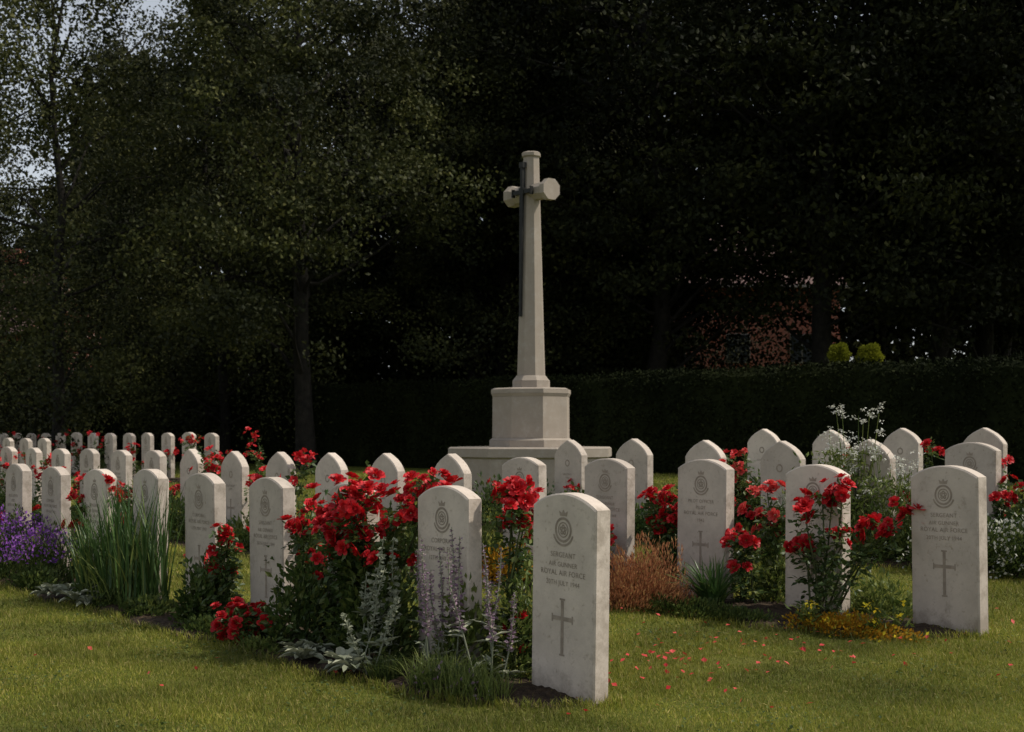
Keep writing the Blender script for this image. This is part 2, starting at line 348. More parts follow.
def stone_mesh(kind, lines, var=0):
    H = 0.815; pts = []
    hw = WD/2
    if kind == 'round':
        rise = 0.055; R = (hw**2+rise**2)/(2*rise); a = math.asin(hw/R)
        top = [(R*math.sin(t), H-R+R*math.cos(t)) for t in np.linspace(-a, a, 15)]
    else:
        sh = 0.125; top = []
        left = [(-hw, H-sh), (-hw*0.90, H-sh*0.78), (-hw*.74, H-sh*.52), (-hw*.52, H-sh*.28), (-hw*.26, H-sh*.08), (0, H+0.012)]
        top = left+[(-x, z) for x, z in left[:-1][::-1]]
    prof = [(hw, -0.15)]+top[::-1]+[(-hw, -0.15)]
    bv = 0.006; arr = np.array(prof)
    ins = arr.copy(); ins[:, 0] -= np.sign(arr[:, 0])*bv; ins[:, 1] -= (arr[:, 1] > 0.3)*bv
    mb = MB(); n = len(prof); rings = [(ins, -TH/2), (arr, -TH/2+bv), (arr, TH/2-bv), (ins, TH/2)]
    V = np.concatenate([[(x, y, z) for x, z in r] for r, y in rings])
    mb.add(V, [[k*n+i, k*n+(i+1) % n, (k+1)*n+(i+1) % n, (k+1)*n+i] for k in range(3) for i in range(n)], 'stone')
    mb.n -= len(V); mb.V.pop(); mb.add(V, [list(range(n-1, -1, -1)), list(range(3*n, 4*n))], 'stone')
    y = -TH/2-0.0012
    cz = 0.672 if kind == 'round' else 0.62
    if kind == 'round':
        ring(mb, 0, cz, 0.040, 0.050, y, 'engrave'); ring(mb, 0, cz, 0.026, 0.031, y, 'engrave')
        for i in range(5):
            a = i*2*math.pi/5+math.pi/2; ring(mb, 0.013*math.cos(a), cz+0.013*math.sin(a), 0.003, 0.009, y, 'engrave', 8)
        ring(mb, 0, cz, 0.056, 0.065, y, 'engrave', 20, math.radians(200), math.radians(340))
        polyprism(mb, [(-0.02, cz+.054), (.02, cz+.054), (.026, cz+.074), (.009, cz+.066), (0, cz+.080), (-.009, cz+.066), (-.026, cz+.074)], y, y+.0005, 'engrave')
    else:
        ring(mb, 0, cz, 0.020, 0.032, y, 'engrave', 16)
    zz = cz-0.108
    for s, sz in lines:
        TV, TF = text_mesh(s, sz)
        V = np.stack([TV[:, 0], 0*TV[:, 0]-TH/2-0.0014, zz+TV[:, 1]], 1)
        tri = []
        for f in TF:
            if np.ptp(TV[f][:, 2]) < 1e-5 and TV[f[0]][2] > 0: tri += [[f[0], f[i], f[i+1]] for i in range(1, len(f)-1)]
        if tri: mb.add(V, tri, 'engrave')
        zz -= sz*1.28
    b = 0.185; w = 0.0085; h = 0.21; y2 = -TH/2-0.0012
    def strip(p, q): mb.add([(p[0], y2, p[1]), (q[0], y2, p[1]), (q[0], y2, q[1]), (p[0], y2, q[1])], [[0, 1, 2, 3]], 'engrave')
    strip((-w, b), (w, b+h*.619)); strip((-w, b+h*.701), (w, b+h)); strip((-.056, b+h*.62), (.056, b+h*.70))
    strip((-w*1.9, b-.008), (w*1.9, b-.0005)); strip((-w*1.9, b+h+.0005), (w*1.9, b+h+.008)); strip((-.064, b+h*.585), (-.0565, b+h*.735)); strip((.0565, b+h*.585), (.064, b+h*.735))
    return mb.mesh('headstone')
L1 = [('SERGEANT', .029), ('AIR GUNNER', .027), ('ROYAL AIR FORCE', .030), ('20TH JULY 1944', .027)]
L2 = [('CORPORAL', .029), ('ROYAL AIR FORCE', .030), ('12TH MAY 1942', .027)]
L3 = [('PILOT OFFICER', .028), ('PILOT', .027), ('ROYAL AIR FORCE', .030), ('1943', .027)]
SM = [stone_mesh('round', L1), stone_mesh('round', L2), stone_mesh('round', L3)]
SP = [stone_mesh('pointed', [('SIERZANT', .026), ('1944', .026)]), stone_mesh('pointed', [('PLUTONOWY', .024), ('1943', .026)])]
TH0 = math.atan2(-0.785, 0.62)
def stone(row, t, kind='r', i=0):
    me = (SM if kind == 'r' else SP)[i % (3 if kind == 'r' else 2)]
    o = bpy.data.objects.new('headstone', me); scene.collection.objects.link(o)
    p = P(row, t); p[2] += random.uniform(-.012, .008)
    o.location = p; o.rotation_euler = (random.uniform(-.014, .014), random.uniform(-.016, .016), TH0+random.uniform(-.035, .035))
    return o
a1 = stone('A', 0, 'r', 0); a1.rotation_euler = (0.01, 0.03, TH0)
for i in range(1, 13): stone('A', i, 'r', i)
for i in range(0, 25): stone('B', i, 'p' if 5 <= i <= 10 else 'r', i)
for i, t in enumerate([0.75, 1.75, 2.75, 3.75, 4.75, 5.75, 6.75]): stone('C', t, 'r' if i in (0, 1) else 'p', i)
for i, t in enumerate([2.5, 3.5, 4.5, 5.5, 6.5]): stone('D', t, 'p', i)
for i in range(21, 40): stone('D', i, 'r', i)
for i in range(22, 40, 1): 
    if i % 5: stone('C', i+.4, 'r', i)

# ------------------------------------------------------------ cross of sacrifice
def octa(mb, z0, z1, a0, a1, mat):
    V = []
    for z, a in ((z0, a0), (z1, a1)):
        R = a/math.cos(math.pi/8)
        V += [(R*math.cos(math.pi/8+i*math.pi/4), R*math.sin(math.pi/8+i*math.pi/4), z) for i in range(8)]
    F = [[i, (i+1) % 8, 8+(i+1) % 8, 8+i] for i in range(8)]
    mb.add(V, F, mat); 
    mb.add(V, [[8+i for i in range(8)], [7-i for i in range(8)]], mat)
mb = MB(); 
def ob(z0, z1, a0, a1): octa(mb, z0, z1, a0, a1, 'stone2')
ob(-.2, .44, .955, .955); ob(.442, .46, .955, .985); ob(.462, .56, .985, .985); ob(.562, .58, .985, .96)
ob(.582, .66, .50, .50); ob(.662, .69, .50, .465); ob(.692, 1.20, .465, .462); ob(1.202, 1.24, .462, .48); ob(1.242, 1.29, .48, .48); ob(1.292, 1.31, .48, .44)
ob(1.312, 1.40, .225, .225); ob(1.402, 1.47, .225, .175); ob(1.472, 4.19, .168, .094); ob(4.192, 4.205, .094, .112); ob(4.207, 4.245, .112, .112); ob(4.247, 4.262, .112, .085)
cr = bpy.data.objects.new('cross_of_sacrifice', None); scene.collection.objects.link(cr)
cx, cy = 0.24, 17.5; cz = 0.30
cr.location = (cx, cy, cz); cr.rotation_euler = (0, 0, TH0)
o = mb.obj('shaft_and_plinth'); o.parent = cr
mb = MB()
def arm(x0, x1, a0, a1):
    V = []
    for x, a in ((x0, a0), (x1, a1)):
        R = a/math.cos(math.pi/8); V += [(x, R*math.cos(math.pi/8+i*math.pi/4), R*math.sin(math.pi/8+i*math.pi/4)) for i in range(8)]
    mb.add(V, [[i, (i+1) % 8, 8+(i+1) % 8, 8+i] for i in range(8)], 'stone2'); mb.add(V, [list(range(8)), list(range(15, 7, -1))], 'stone2')
for s in (1, -1): arm(0, s*.27, .10, .10); arm(s*.271, s*.32, .10, .128); arm(s*.321, s*.40, .128, .128)
o = mb.obj('arms'); o.parent = cr; o.location = (0, 0, 3.75)
mb = MB()
def bx(x0, x1, y0, y1, z0, z1, tx=1, lean=0): 
    V = []
    for z, k, l in ((z0, tx, 0), (z1, 1, lean)):
        V += [(x0*k, y0+l, z), (x1*k, y0+l, z), (x1*k, y1+l, z), (x0*k, y1+l, z)]
    mb.add(V, [[0, 1, 5, 4], [1, 2, 6, 5], [2, 3, 7, 6], [3, 0, 4, 7], [3, 2, 1, 0], [4, 5, 6, 7]], 'bronze')
bx(-.034, .034, -.185, -.160, 2.2, 3.72, 0.45, 0.022); bx(-.045, .045, -.165, -.13, 3.72, 3.80); bx(-.17, .17, -.160, -.125, 3.725, 3.775)
bx(-.022, .022, -.160, -.115, 3.80, 4.05); bx(-.038, .038, -.165, -.11, 4.05, 4.12)
bx(-.19, -.17, -.165, -.12, 3.70, 3.80); bx(.17, .19, -.165, -.12, 3.70, 3.80)
o = mb.obj('bronze_sword'); o.parent = cr

# ------------------------------------------------------------ flower plants
def rose_bush(row, t, off, h=0.7, spread=0.2, ncl=7, seed=0, lo=False, extra=(), leafn=1.0, mat='petal', rs=0.040, hmin=0.5, many=0):
    base = P(row, t, off); mb = MB(); tips = []
    for i in range(ncl):
        a = rng.uniform(0, 2*np.pi); r = spread*math.sqrt(rng.uniform(0.05, 1)); z = h*rng.uniform(hmin, 1.03)
        tips.append(np.array([r*math.cos(a), r*math.sin(a), z]))
    for e in extra: tips.append(P(row, e[0], e[1], e[2])-base)
    for j, tp in enumerate(tips):
        b = np.array([rng.normal()*0.03, rng.normal()*0.03, 0]); mid = b*0.5+tp*0.5+np.array([rng.normal()*.03, rng.normal()*.03, .04])
        pts = np.array([b, b*.6+mid*.4+rng.normal(size=3)*.01, mid, mid*.4+tp*.6+rng.normal(size=3)*.012, tp])
        if not lo: tube(mb, pts, np.array([.007, .006, .005, .004, .003]), 'rstem', 5)
        nl = int((34 if not lo else 12)*leafn); f = rng.uniform(0.15, 0.97, nl)
        C = np.stack([np.interp(f, np.linspace(0, 1, 5), pts[:, k]) for k in range(3)], 1)
        D = unit(rng.normal(size=(nl, 3))+np.array([0, 0, .2])); L = 0.075 if not lo else .09
        S = unit(np.cross(D, rng.normal(size=(nl, 3))*.4+np.array([0, 0, 1])))
        for (q, sd) in ((.35, 1), (.35, -1), (.7, 1), (.7, -1), (.95, 0)):
            c = C+D*L*q; d = D*.6+S*sd
            leaves(mb, c, 0.040 if not lo else .055, 0.026 if not lo else .036, 'rleaf', D=d*2.2, N=np.tile([0, 0, 1.], (nl, 1))+rng.normal(size=(nl, 3))*.5)
        nr = rng.integers(3, 8)+many if not lo else rng.integers(3, 6)
        pos = tp+rng.normal(size=(nr, 3))*np.array([.045, .045, .03])*(1+.06*many); up = rng.normal(size=(nr, 3))*.6+np.array([-.1, -.45, .9])+unit(pos-tp)*.5
        sc = rng.uniform(.6, 1.2, nr)*rs
        if lo: stamp(mb, RTlo[0], pos, sc*1.15, up, mat)
        else:
            for q in range(3):
                if len(pos[q::3]): stamp(mb, RT[q], pos[q::3], sc[q::3], up[q::3], mat)
    mb.obj('red_rose_bush', base)

def dome(name, row, t, off, rx, ry, h, n, L, W, mat, up=.4, mat2=None, n2=0, L2=.02, W2=.015, shell=.5, z0=0.0):
    base = P(row, t, off); mb = MB()
    def pts(n, sh):
        v = unit(rng.normal(size=(n, 3))); v[:, 2] = np.abs(v[:, 2]); r = rng.uniform(sh, 1, n)[:, None]**.5
        lump = 1+.17*np.sin(v[:, :1]*7+t*3)+.15*np.cos(v[:, 1:2]*9+t)+.10*np.sin(v[:, 2:]*13+v[:, :1]*11)
        p = v*r*lump*np.array([rx, ry, h]); c, s = math.cos(TH0), math.sin(TH0)
        return np.stack([p[:, 0]*c-p[:, 1]*s, p[:, 0]*s+p[:, 1]*c, p[:, 2]+z0], 1), v
    C, v = pts(n, shell**2); leaves(mb, C, L, W, mat, D=v*1.0, up=up)
    if n2:
        C, v = pts(n2, .8); C = C*1.05; leaves(mb, C, L2, W2, mat2, D=v, up=.3)
    mb.obj(name, base)
def blade_clump(name, row, t, off, r, h, w, n, mat, lean=.25, rl=None):
    base = P(row, t, off); mb = MB(); a = rng.uniform(0, 6.283, n); rr = r*np.sqrt(rng.uniform(0, 1, n))
    ex = rl or r; c, s = math.cos(TH0), math.sin(TH0); lx = rr*np.cos(a)*ex/r; ly = rr*np.sin(a)
    C = np.stack([lx*c-ly*s, lx*s+ly*c, 0*a], 1); blades(mb, C, h, w, mat, lean=lean, seg=5)
    mb.obj(name, base)
def spikes(name, row, t, off, r, h, n, mat, leafmat_, size=.02):
    base = P(row, t, off); mb = MB()
    for i in range(n):
        a = rng.uniform(0, 6.283); q = r*math.sqrt(rng.uniform(0, 1)); b = np.array([q*math.cos(a), q*math.sin(a), 0])
        H = h*rng.uniform(.6, 1.08); tp = b+np.array([rng.normal()*.07, rng.normal()*.07, H]); pts = np.array([b, b*.6+tp*.4+rng.normal(size=3)*.014, b*.25+tp*.75+rng.normal(size=3)*.008, tp])
        tube(mb, pts, [.004, .0035, .003, .002], leafmat_, 5)
        zs = np.arange(.42, 1.0, .035 if size < .025 else .055)
        for f in zs:
            c = np.array([np.interp(f, [0, .4, .75, 1], pts[:, k]) for k in range(3)]); k = 9; sz = size*(1.15-.55*(f-.42)/.58)*rng.uniform(.8, 1.2)
            th = rng.uniform(0, 6.28, k); D = np.stack([np.cos(th), np.sin(th), rng.uniform(-.2, .6, k)], 1)
            leaves(mb, np.tile(c, (k, 1))+rng.normal(size=(k, 3))*.004, sz, sz*.6, mat, D=D*2)
        k = 8; f = rng.uniform(.03, .5, k); C = np.stack([np.interp(f, [0, .4, .75, 1], pts[:, j]) for j in range(3)], 1); th = rng.uniform(0, 6.28, k)
        leaves(mb, C, .08, .026, leafmat_, D=2*np.stack([np.cos(th), np.sin(th), .3+0*th], 1), N=np.tile([0, 0, 1.], (k, 1)))
    mb.obj(name, base)
def rosette(name, row, t, off, r, n, mat, k=12):
    base = P(row, t, off); mb = MB()
    for i in range(n):
        c = np.array([rng.normal()*r*.5, rng.normal()*r*.5, .02+.03*rng.random()]); th = np.linspace(0, 6.283, k, endpoint=False)+rng.random()
        el = rng.uniform(.15, 1.0, k); D = np.stack([np.cos(th)*np.cos(el), np.sin(th)*np.cos(el), np.sin(el)], 1)
        Lf = .11*rng.uniform(.7, 1.15, k)[:, None]; S = unit(np.cross(D, [0, 0, 1.])); W = .042; D2 = unit(D-np.array([0, 0, .5]))
        C = np.tile(c, (k, 1)); m = C+D*Lf*.5; e = m+D2*Lf*.5; up = np.array([0, 0, .012])
        V = np.stack([C, m+S*W*.5+up, m, m-S*W*.5+up, C+D*Lf*.75+S*W*.42-up*.3+(D2-D)*Lf*.2+up, e, C+D*Lf*.75-S*W*.42+(D2-D)*Lf*.2+up], 1)
        V2 = V.reshape(-1, 3); mb.add(V2, (np.arange(k)[:, None, None]*7+np.array([[0, 1, 2], [0, 2, 3]])[None]).reshape(-1, 3), mat)
        mb.add(V2, (np.arange(k)[:, None, None]*7+np.array([[1, 4, 5, 2], [2, 5, 6, 3]])[None]).reshape(-1, 4), mat)
    mb.obj(name, base)
def umbels(name, row, t, off, r, h, n, mat, heads=14, hs=.035, fl=.010, leafn=400):
    base = P(row, t, off); mb = MB()
    for i in range(n):
        a = rng.uniform(0, 6.283); q = r*math.sqrt(rng.uniform(0, 1)); b = np.array([q*.5*math.cos(a), q*.5*math.sin(a), 0]); H = h*rng.uniform(.5, 1.05)
        tp = np.array([q*math.cos(a)*1.1, q*math.sin(a)*1.1, H]); tube(mb, [b, (b+tp)/2+rng.normal(size=3)*.02, tp], [.004, .003, .002], 'lime', 4)
        for sub in range(5 if heads > 5 else 1):
            tq = tp+rng.normal(size=3)*np.array([hs, hs, hs*1.4])*(1.1 if heads > 5 else 0); k = heads
            C = tq+rng.normal(size=(k, 3))*np.array([hs*.4, hs*.4, hs*.2]); leaves(mb, C, fl*1.5, fl*1.3, mat, N=np.tile([0, 0, 1.], (k, 1)))
    C = rng.normal(size=(leafn, 3))*np.array([r*.6, r*.6, 0]); C[:, 2] = rng.uniform(0, h*.75, leafn); leaves(mb, C, .06, .016, 'lime', up=.6)
    mb.obj(name, base)

# --- row A bed
rose_bush('A', 1.66, -0.08, .72, .21, 10, extra=[(1.75, -.1, .78), (1.82, -.12, .74), (1.55, -.15, .76), (1.32, .1, .82), (1.28, .12, .76), (1.9, -.1, .66), (2.1, -.1, .70), (2.05, -.1, .62), (1.45, .02, .76), (1.4, -.05, .70)], leafn=1.5, many=2, rs=.042)
rose_bush('A', 0.62, 0.12, .74, .06, 1, extra=[(.60, .1, .80), (.66, .12, .76), (.56, .12, .74)], hmin=.8, many=3, rs=.042)
rose_bush('A', 0.40, 0.14, .34, .08, 3)
rose_bush('A', 2.62, -0.30, .14, .12, 5, extra=[(2.58, -.38, .10), (2.65, -.36, .12), (2.5, -.36, .12), (2.45, -.38, .08)], hmin=.3, many=2)
rose_bush('A', 3.45, -0.12, .46, .12, 3, extra=[(3.5, -.1, .50), (3.42, -.1, .46)], leafn=1.5)
rose_bush('A', 2.85, 0.12, .62, .10, 4)
rose_bush('A', 2.35, -0.02, .60, .12, 4, leafn=1.5, many=1)
rose_bush('A', 4.35, 0.12, .42, .12, 3)
rose_bush('A', 5.7, 0.10, .76, .12, 5, many=1); rose_bush('A', 6.3, 0.0, .62, .10, 3); rose_bush('A', 7.5, 0.10, .80, .12, 4); rose_bush('A', 8.5, -.1, .7, .2, 4)
spikes('lambs_ear_plant', 'A', 1.25, -.26, .10, .62, 6, 'silver', 'silver', .030)
spikes('lambs_ear_plant', 'A', 1.05, -.36, .05, .42, 2, 'silver', 'silver', .028)
spikes('catmint_plant', 'A', 0.80, -.14, .13, .60, 9, 'mauve', 'silver', .020)
spikes('catmint_plant', 'A', 0.52, -.10, .07, .55, 5, 'mauve', 'silver', .019)
rosette('silver_rosette_plant', 'A', 1.66, -.40, .10, 5, 'silver'); rosette('silver_rosette_plant', 'A', 1.15, -.42, .08, 4, 'silver'); rosette('silver_rosette_plant', 'A', 4.9, -.40, .16, 6, 'silver'); rosette('silver_rosette_plant', 'A', 5.5, -.42, .14, 5, 'silver')
dome('bed_shrub', 'A', 1.45, -.13, .30, .17, .42, 2200, .045, .022, 'green')
dome('bed_shrub', 'A', 0.78, -.02, .16, .14, .36, 1300, .04, .018, 'lime')
dome('bed_shrub', 'A', 0.48, .10, .14, .14, .46, 1000, .035, .014, 'lime')
dome('bed_shrub', 'A', 2.12, -.18, .24, .20, .42, 2000, .045, .022, 'rleaf')
dome('bed_shrub', 'A', 2.75, -.22, .20, .12, .14, 900, .04, .02, 'green')
dome('bed_shrub', 'A', 3.5, -.20, .20, .15, .30, 1400, .045, .024, 'rleaf')
dome('bed_shrub', 'A', 3.0, -.36, .34, .09, .08, 1100, .03, .016, 'green')
dome('bed_shrub', 'A', 2.2, -.42, .20, .06, .06, 600, .025, .014, 'lime')
dome('bed_shrub', 'A', 4.1, -.30, .22, .14, .10, 1000, .035, .02, 'green')
blade_clump('grass_clump', 'A', 0.42, -.30, .14, .17, .004, 900, 'lime', .6, rl=.30)
dome('small_sedum', 'A', 0.45, -.33, .22, .10, .10, 700, .022, .012, 'green', mat2='mauve', n2=100)
blade_clump('grass_clump', 'A', 0.92, -.38, .07, .13, .004, 350, 'green', .6)
blade_clump('iris_clump', 'A', 4.75, -.18, .17, .74, .015, 300, 'iris', .22, rl=.34)
blade_clump('iris_clump', 'A', 5.35, -.22, .13, .60, .012, 190, 'iris', .28, rl=.26)
blade_clump('iris_clump', 'A', 4.9, -.26, .15, .42, .012, 160, 'lime', .5, rl=.36)
dome('bed_shrub', 'A', 5.0, -.36, .3, .10, .12, 1200, .035, .018, 'green')
for tt, oo, hh in ((6.45, -.22, .36), (7.1, -.22, .42), (7.8, -.24, .42), (8.5, -.22, .40)):
    dome('purple_flower_plant', 'A', tt, oo, .27, .20, hh, 2000, .04, .012, 'green', up=1.0)
    mb = MB(); base = P('A', tt, oo); n = 1300; v = unit(rng.normal(size=(n, 3))); v[:, 2] = np.abs(v[:, 2]); C = v*np.array([.30, .26, hh])*rng.uniform(.95, 1.22, (n, 1))
    sel = C[:, 2] > hh*.5; leaves(mb, C[sel], .026, .015, 'purple', up=.8); mb.obj('purple_flowers', base)
dome('bed_shrub', 'A', 6.2, -.36, .3, .1, .14, 1200, .04, .02, 'green'); dome('bed_shrub', 'A', 7.6, -.40, .5, .1, .14, 1600, .04, .02, 'lime')
for t in np.arange(9.2, 12.5, .8): rose_bush('A', t, -.1, .6, .2, 4, lo=True)

# --- row B bed
rose_bush('B', .78, -.16, .60, .10, 2, extra=[(.76, -.1, .68), (.70, -.1, .69), (.84, -.12, .65), (.45, -.1, .52), (.4, -.12, .46), (.3, -.1, .50), (.98, -.1, .40), (1.08, -.1, .36), (.25, -.05, .56)], leafn=.6, rs=.044, many=1)
rose_bush('B', 1.55, -.05, .42, .08, 3, mat='petal'); rose_bush('B', 1.5, .18, .64, .10, 4, mat='petalpink')
rose_bush('B', 2.42, .08, .55, .15, 7, extra=[(2.4, 0, .60), (2.5, 0, .56), (2.3, .05, .5)], leafn=1.3, many=1)
rose_bush('B', 2.9, -.18, .36, .08, 3, extra=[(2.88, -.2, .36), (2.84, -.22, .30)], many=2)
dome('heather_bush', 'B', 2.12, -.40, .36, .22, .32, 8200, .035, .0065, 'heather', up=1.2, shell=.2)
dome('heather_bush', 'B', 2.65, -.42, .22, .15, .22, 3000, .03, .0065, 'heather', up=1.2, shell=.2)
blade_clump('yucca_clump', 'B', 1.62, -.26, .05, .32, .020, 130, 'iris', .75)
dome('ground_cover', 'B', 1.65, -.44, .34, .10, .08, 2200, .028, .012, 'green', up=.8); dome('ground_cover', 'B', 1.2, -.42, .22, .09, .06, 1200, .028, .012, 'green', up=.8)
dome('ochre_ground_cover', 'B', .40, -.36, .34, .15, .085, 3400, .02, .012, 'ochre', mat2='yellow', n2=60)
umbels('yellow_flower_plant', 'B', .66, -.40, .05, .14, 7, 'yellow', 5, .014, .015, 60); umbels('yellow_flower_plant', 'B', .16, -.34, .08, .18, 9, 'yellow', 5, .014, .015, 80)
dome('bed_shrub', 'B', .6, .12, .25, .12, .18, 900, .035, .02, 'lime')
dome('bed_shrub', 'B', 1.45, .14, .25, .12, .28, 1200, .04, .014, 'lime')
dome('bed_shrub', 'B', 2.3, .1, .3, .14, .34, 1600, .045, .024, 'rleaf')
dome('bed_shrub', 'B', 3.3, -.15, .3, .2, .26, 1600, .045, .024, 'lime'); dome('bed_shrub', 'B', 3.9, -.22, .25, .16, .22, 1300, .03, .02, 'ochre'); dome('bed_shrub', 'B', 4.4, -.15, .3, .2, .30, 1800, .045, .024, 'lime')
mats = ['green', 'rleaf', 'lime', 'iris']
for t, h, k in ((5.5, .62, 3), (6.45, .72, 4), (7.5, .80, 4), (8.4, .62, 4), (9.5, .82, 5), (10.4, .5, 4), (11.3, .5, 3), (12.5, .6, 4), (13.4, .5, 3), (14.4, .66, 4), (15.5, .7, 4)):
    rose_bush('B', t, rng.uniform(-.15, .1), h, .12, k, lo=t > 6, rs=.042, hmin=.7)
for i, t in enumerate(np.arange(5.0, 16, .5)):
    dome('bed_shrub', 'B', t+.2, -.22, .3, .2, rng.uniform(.16, .42), 900, .05, .024, mats[i % 4])
for i, t in enumerate(np.arange(16, 24, 1.3)): rose_bush('B', t, -.1, .7, .2, 3, lo=True, rs=.042)

# --- row C bed
umbels('white_valerian_plant', 'C', 2.85, -.14, .22, 1.0, 34, 'white', 9, .028, .0115, 1700); umbels('white_valerian_plant', 'C', 2.35, -.17, .18, .76, 16, 'white', 9, .028, .0115, 1000)
for tt, nn in ((1.65, 160), (1.3, 320), (.9, 360), (.4, 260)):
    dome('white_daisy_plant', 'C', tt, -.40, .28, .2, .34, 2000, .035, .016, 'green', mat2='white', n2=nn, L2=.026, W2=.022)
rose_bush('C', 1.5, .05, .62, .2, 5); rose_bush('C', 1.0, 0, .6, .2, 5); rose_bush('C', 2.25, .1, .78, .10, 3, lo=False)
rose_bush('C', 4.3, .0, .72, .12, 5, mat='petalpink', leafn=1.4); rose_bush('C', 4.05, -.15, .50, .10, 4)
blade_clump('grass_clump', 'C', 3.2, -.2, .15, .55, .008, 260, 'iris', .4, rl=.3)
for i, t in enumerate(np.arange(-1.6, 8, .45)):
    dome('bed_shrub', 'C', t, -.2, .27, .2, rng.uniform(.20, .42), 1100, .045, .022, mats[i % 4])
for i, t in enumerate(np.arange(5.0, 8.2, 1.3)): rose_bush('C', t+.2, -.1, .5, .10, 2, lo=True)
for i, t in enumerate(np.arange(0.8, 8, .6)): 
    dome('bed_shrub', 'D', t, -.2, .3, .2, rng.uniform(.2, .42), 700, .06, .03, mats[i % 4])
    if i % 3 == 1: rose_bush('D', t+.2, -.1, .66, .15, 3, lo=True)
for i, t in enumerate(np.arange(18.5, 40, 1.5)): rose_bush('D', t, -.15, rng.uniform(.5, .95), .28, 5, lo=True, rs=.045, hmin=.4)
for i, t in enumerate(np.arange(21, 40, 2.6)): rose_bush('C', t, -.15, .6, .2, 3, lo=True, rs=.045)

# ------------------------------------------------------------ hedge
hs, he = np.array([11.0, 16.8]), np.array([-24.0, 53.6]); hd = (he-hs)/np.linalg.norm(he-hs); hn = np.array([-hd[1], hd[0]]); hn = hn if hn[1] < 0 else -hn
Lh = np.linalg.norm(he-hs); HH = 1.80; TT = .5
mb = MB(); k = 120; V = []
prof = [(-TT, 0), (-TT, HH-.12), (-TT+.1, HH-.03), (TT-.1, HH-.03), (TT, HH-.12), (TT, 0)]
for i in range(k+1):
    c = hs+hd*Lh*i/k
    for a, z in prof:
        w = rng.normal()*.03; q = c+hn*(a*.9+w); V.append((q[0], q[1], gz(q[0], q[1])+z+rng.normal()*.02))
F = [[i*6+j, i*6+j+1, (i+1)*6+j+1, (i+1)*6+j] for i in range(k) for j in range(5)]
mb.add(V, F, 'hedge')
n = 110000; s = rng.uniform(0, Lh, n); fr = rng.random(n)
a = np.where(fr < .62, TT, np.where(fr < .9, rng.uniform(-TT, TT, n), -TT)); z = np.where((fr >= .62) & (fr < .9), HH, rng.uniform(.02, HH, n))
a = a+rng.normal(size=n)*.04+.03*np.sin(s*2.3); z = z+rng.normal(size=n)*.03*(z > HH-.1)+.02*np.sin(s*1.7)*(z > HH-.1)
q = hs+hd*s[:, None]+hn*a[:, None]; C = np.stack([q[:, 0], q[:, 1], gz(q[:, 0], q[:, 1])+z], 1)
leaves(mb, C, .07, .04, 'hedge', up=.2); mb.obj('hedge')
hedge_y = lambda x: hs[1]+(x-hs[0])/hd[0]*hd[1]

# ------------------------------------------------------------ trees
def tree_mesh(name, h, cb, rad, nclump, nleaf, leafL, leafW, mat, trunk=.28, droop=0., sig=.55, seed=1, hollow=.35, flat=.5, zpow=.9, wb=.14):
    global rng
    keep = rng; rng = np.random.default_rng(seed)
    mb = MB(); tz = np.linspace(-.3, h*.9, 9)
    wob = np.cumsum(rng.normal(size=(9, 2))*wb, 0); wob[0] = 0
    tp = np.stack([wob[:, 0], wob[:, 1], tz], 1); tr = trunk*np.array([1.35, 1.0, .88, .78, .66, .52, .38, .24, .08]); tube(mb, tp, tr, 'bark', 9)
    cs = []
    for i in range(nclump):
        f = rng.random(); z = cb+(h-cb)*f**zpow; prof = math.sin(math.pi*min(1, .22+.78*f))**.6 if f < .95 else .3
        r = rad*prof*math.sqrt(rng.uniform(hollow, 1))*rng.uniform(.65, 1.2); a = rng.uniform(0, 6.283); cs.append((r*math.cos(a), r*math.sin(a), z-droop*r*.3))
    cs = np.array(cs)
    for c in cs[::2]:
        zb = max(cb*.55, c[2]-np.hypot(c[0], c[1])*rng.uniform(.3, .8)); b = np.array([np.interp(zb, tz, tp[:, 0]), np.interp(zb, tz, tp[:, 1]), zb])
        mid = b*.5+c*.5+rng.normal(size=3)*.25+np.array([0, 0, .25]); P1 = b*.75+mid*.25+rng.normal(size=3)*.08
        rr = .02+.055*trunk/.28*rng.uniform(.4, 1.1); tube(mb, [b, P1, mid, c*.7+mid*.3+rng.normal(size=3)*.1, c], np.array([1, .85, .6, .35, .12])*rr, 'bark', 5)
    per = nleaf//nclump; sg = sig*rng.uniform(.5, 1.5, nclump)
    K = 6; sub = cs[:, None]+rng.normal(size=(nclump, K, 3))*sg[:, None, None]*np.array([1, 1, flat])
    C = sub[:, :, None]+rng.normal(size=(nclump, K, per//K, 3))*(sg*.42)[:, None, None, None]*np.array([1, 1, flat*.8]); C = C.reshape(-1, 3)
    if droop: C[:, 2] -= np.abs(rng.normal(size=len(C)))*droop*.7
    C = C[C[:, 2] > .2]
    leaves(mb, C, leafL, leafW, mat, up=-.25); me = mb.mesh(name); rng = keep; return me
TA = [tree_mesh('broadleaf_tree', 15, 3.4, 4.2, 120, 50000, .14, .095, 'tdark', .24, seed=s, sig=.7) for s in (11, 12)]
TB = [tree_mesh('yew_tree', 12, .8, 3.2, 130, 46000, .13, .07, 'tdark', .26, seed=s, sig=.55) for s in (21, 22)]
TC = [tree_mesh('birch_tree', 13, 1.8, 3.3, 72, 33000, .10, .07, 'tmid', .13, droop=.7, seed=s, sig=.52, hollow=.15, zpow=1.1) for s in (31, 32)]
TD = [tree_mesh('lime_tree', 13, 2.4, 3.4, 85, 50000, .10, .075, 'tmid', .19, droop=.3, seed=s, sig=.55, flat=.45, wb=.05) for s in (41, 42)]
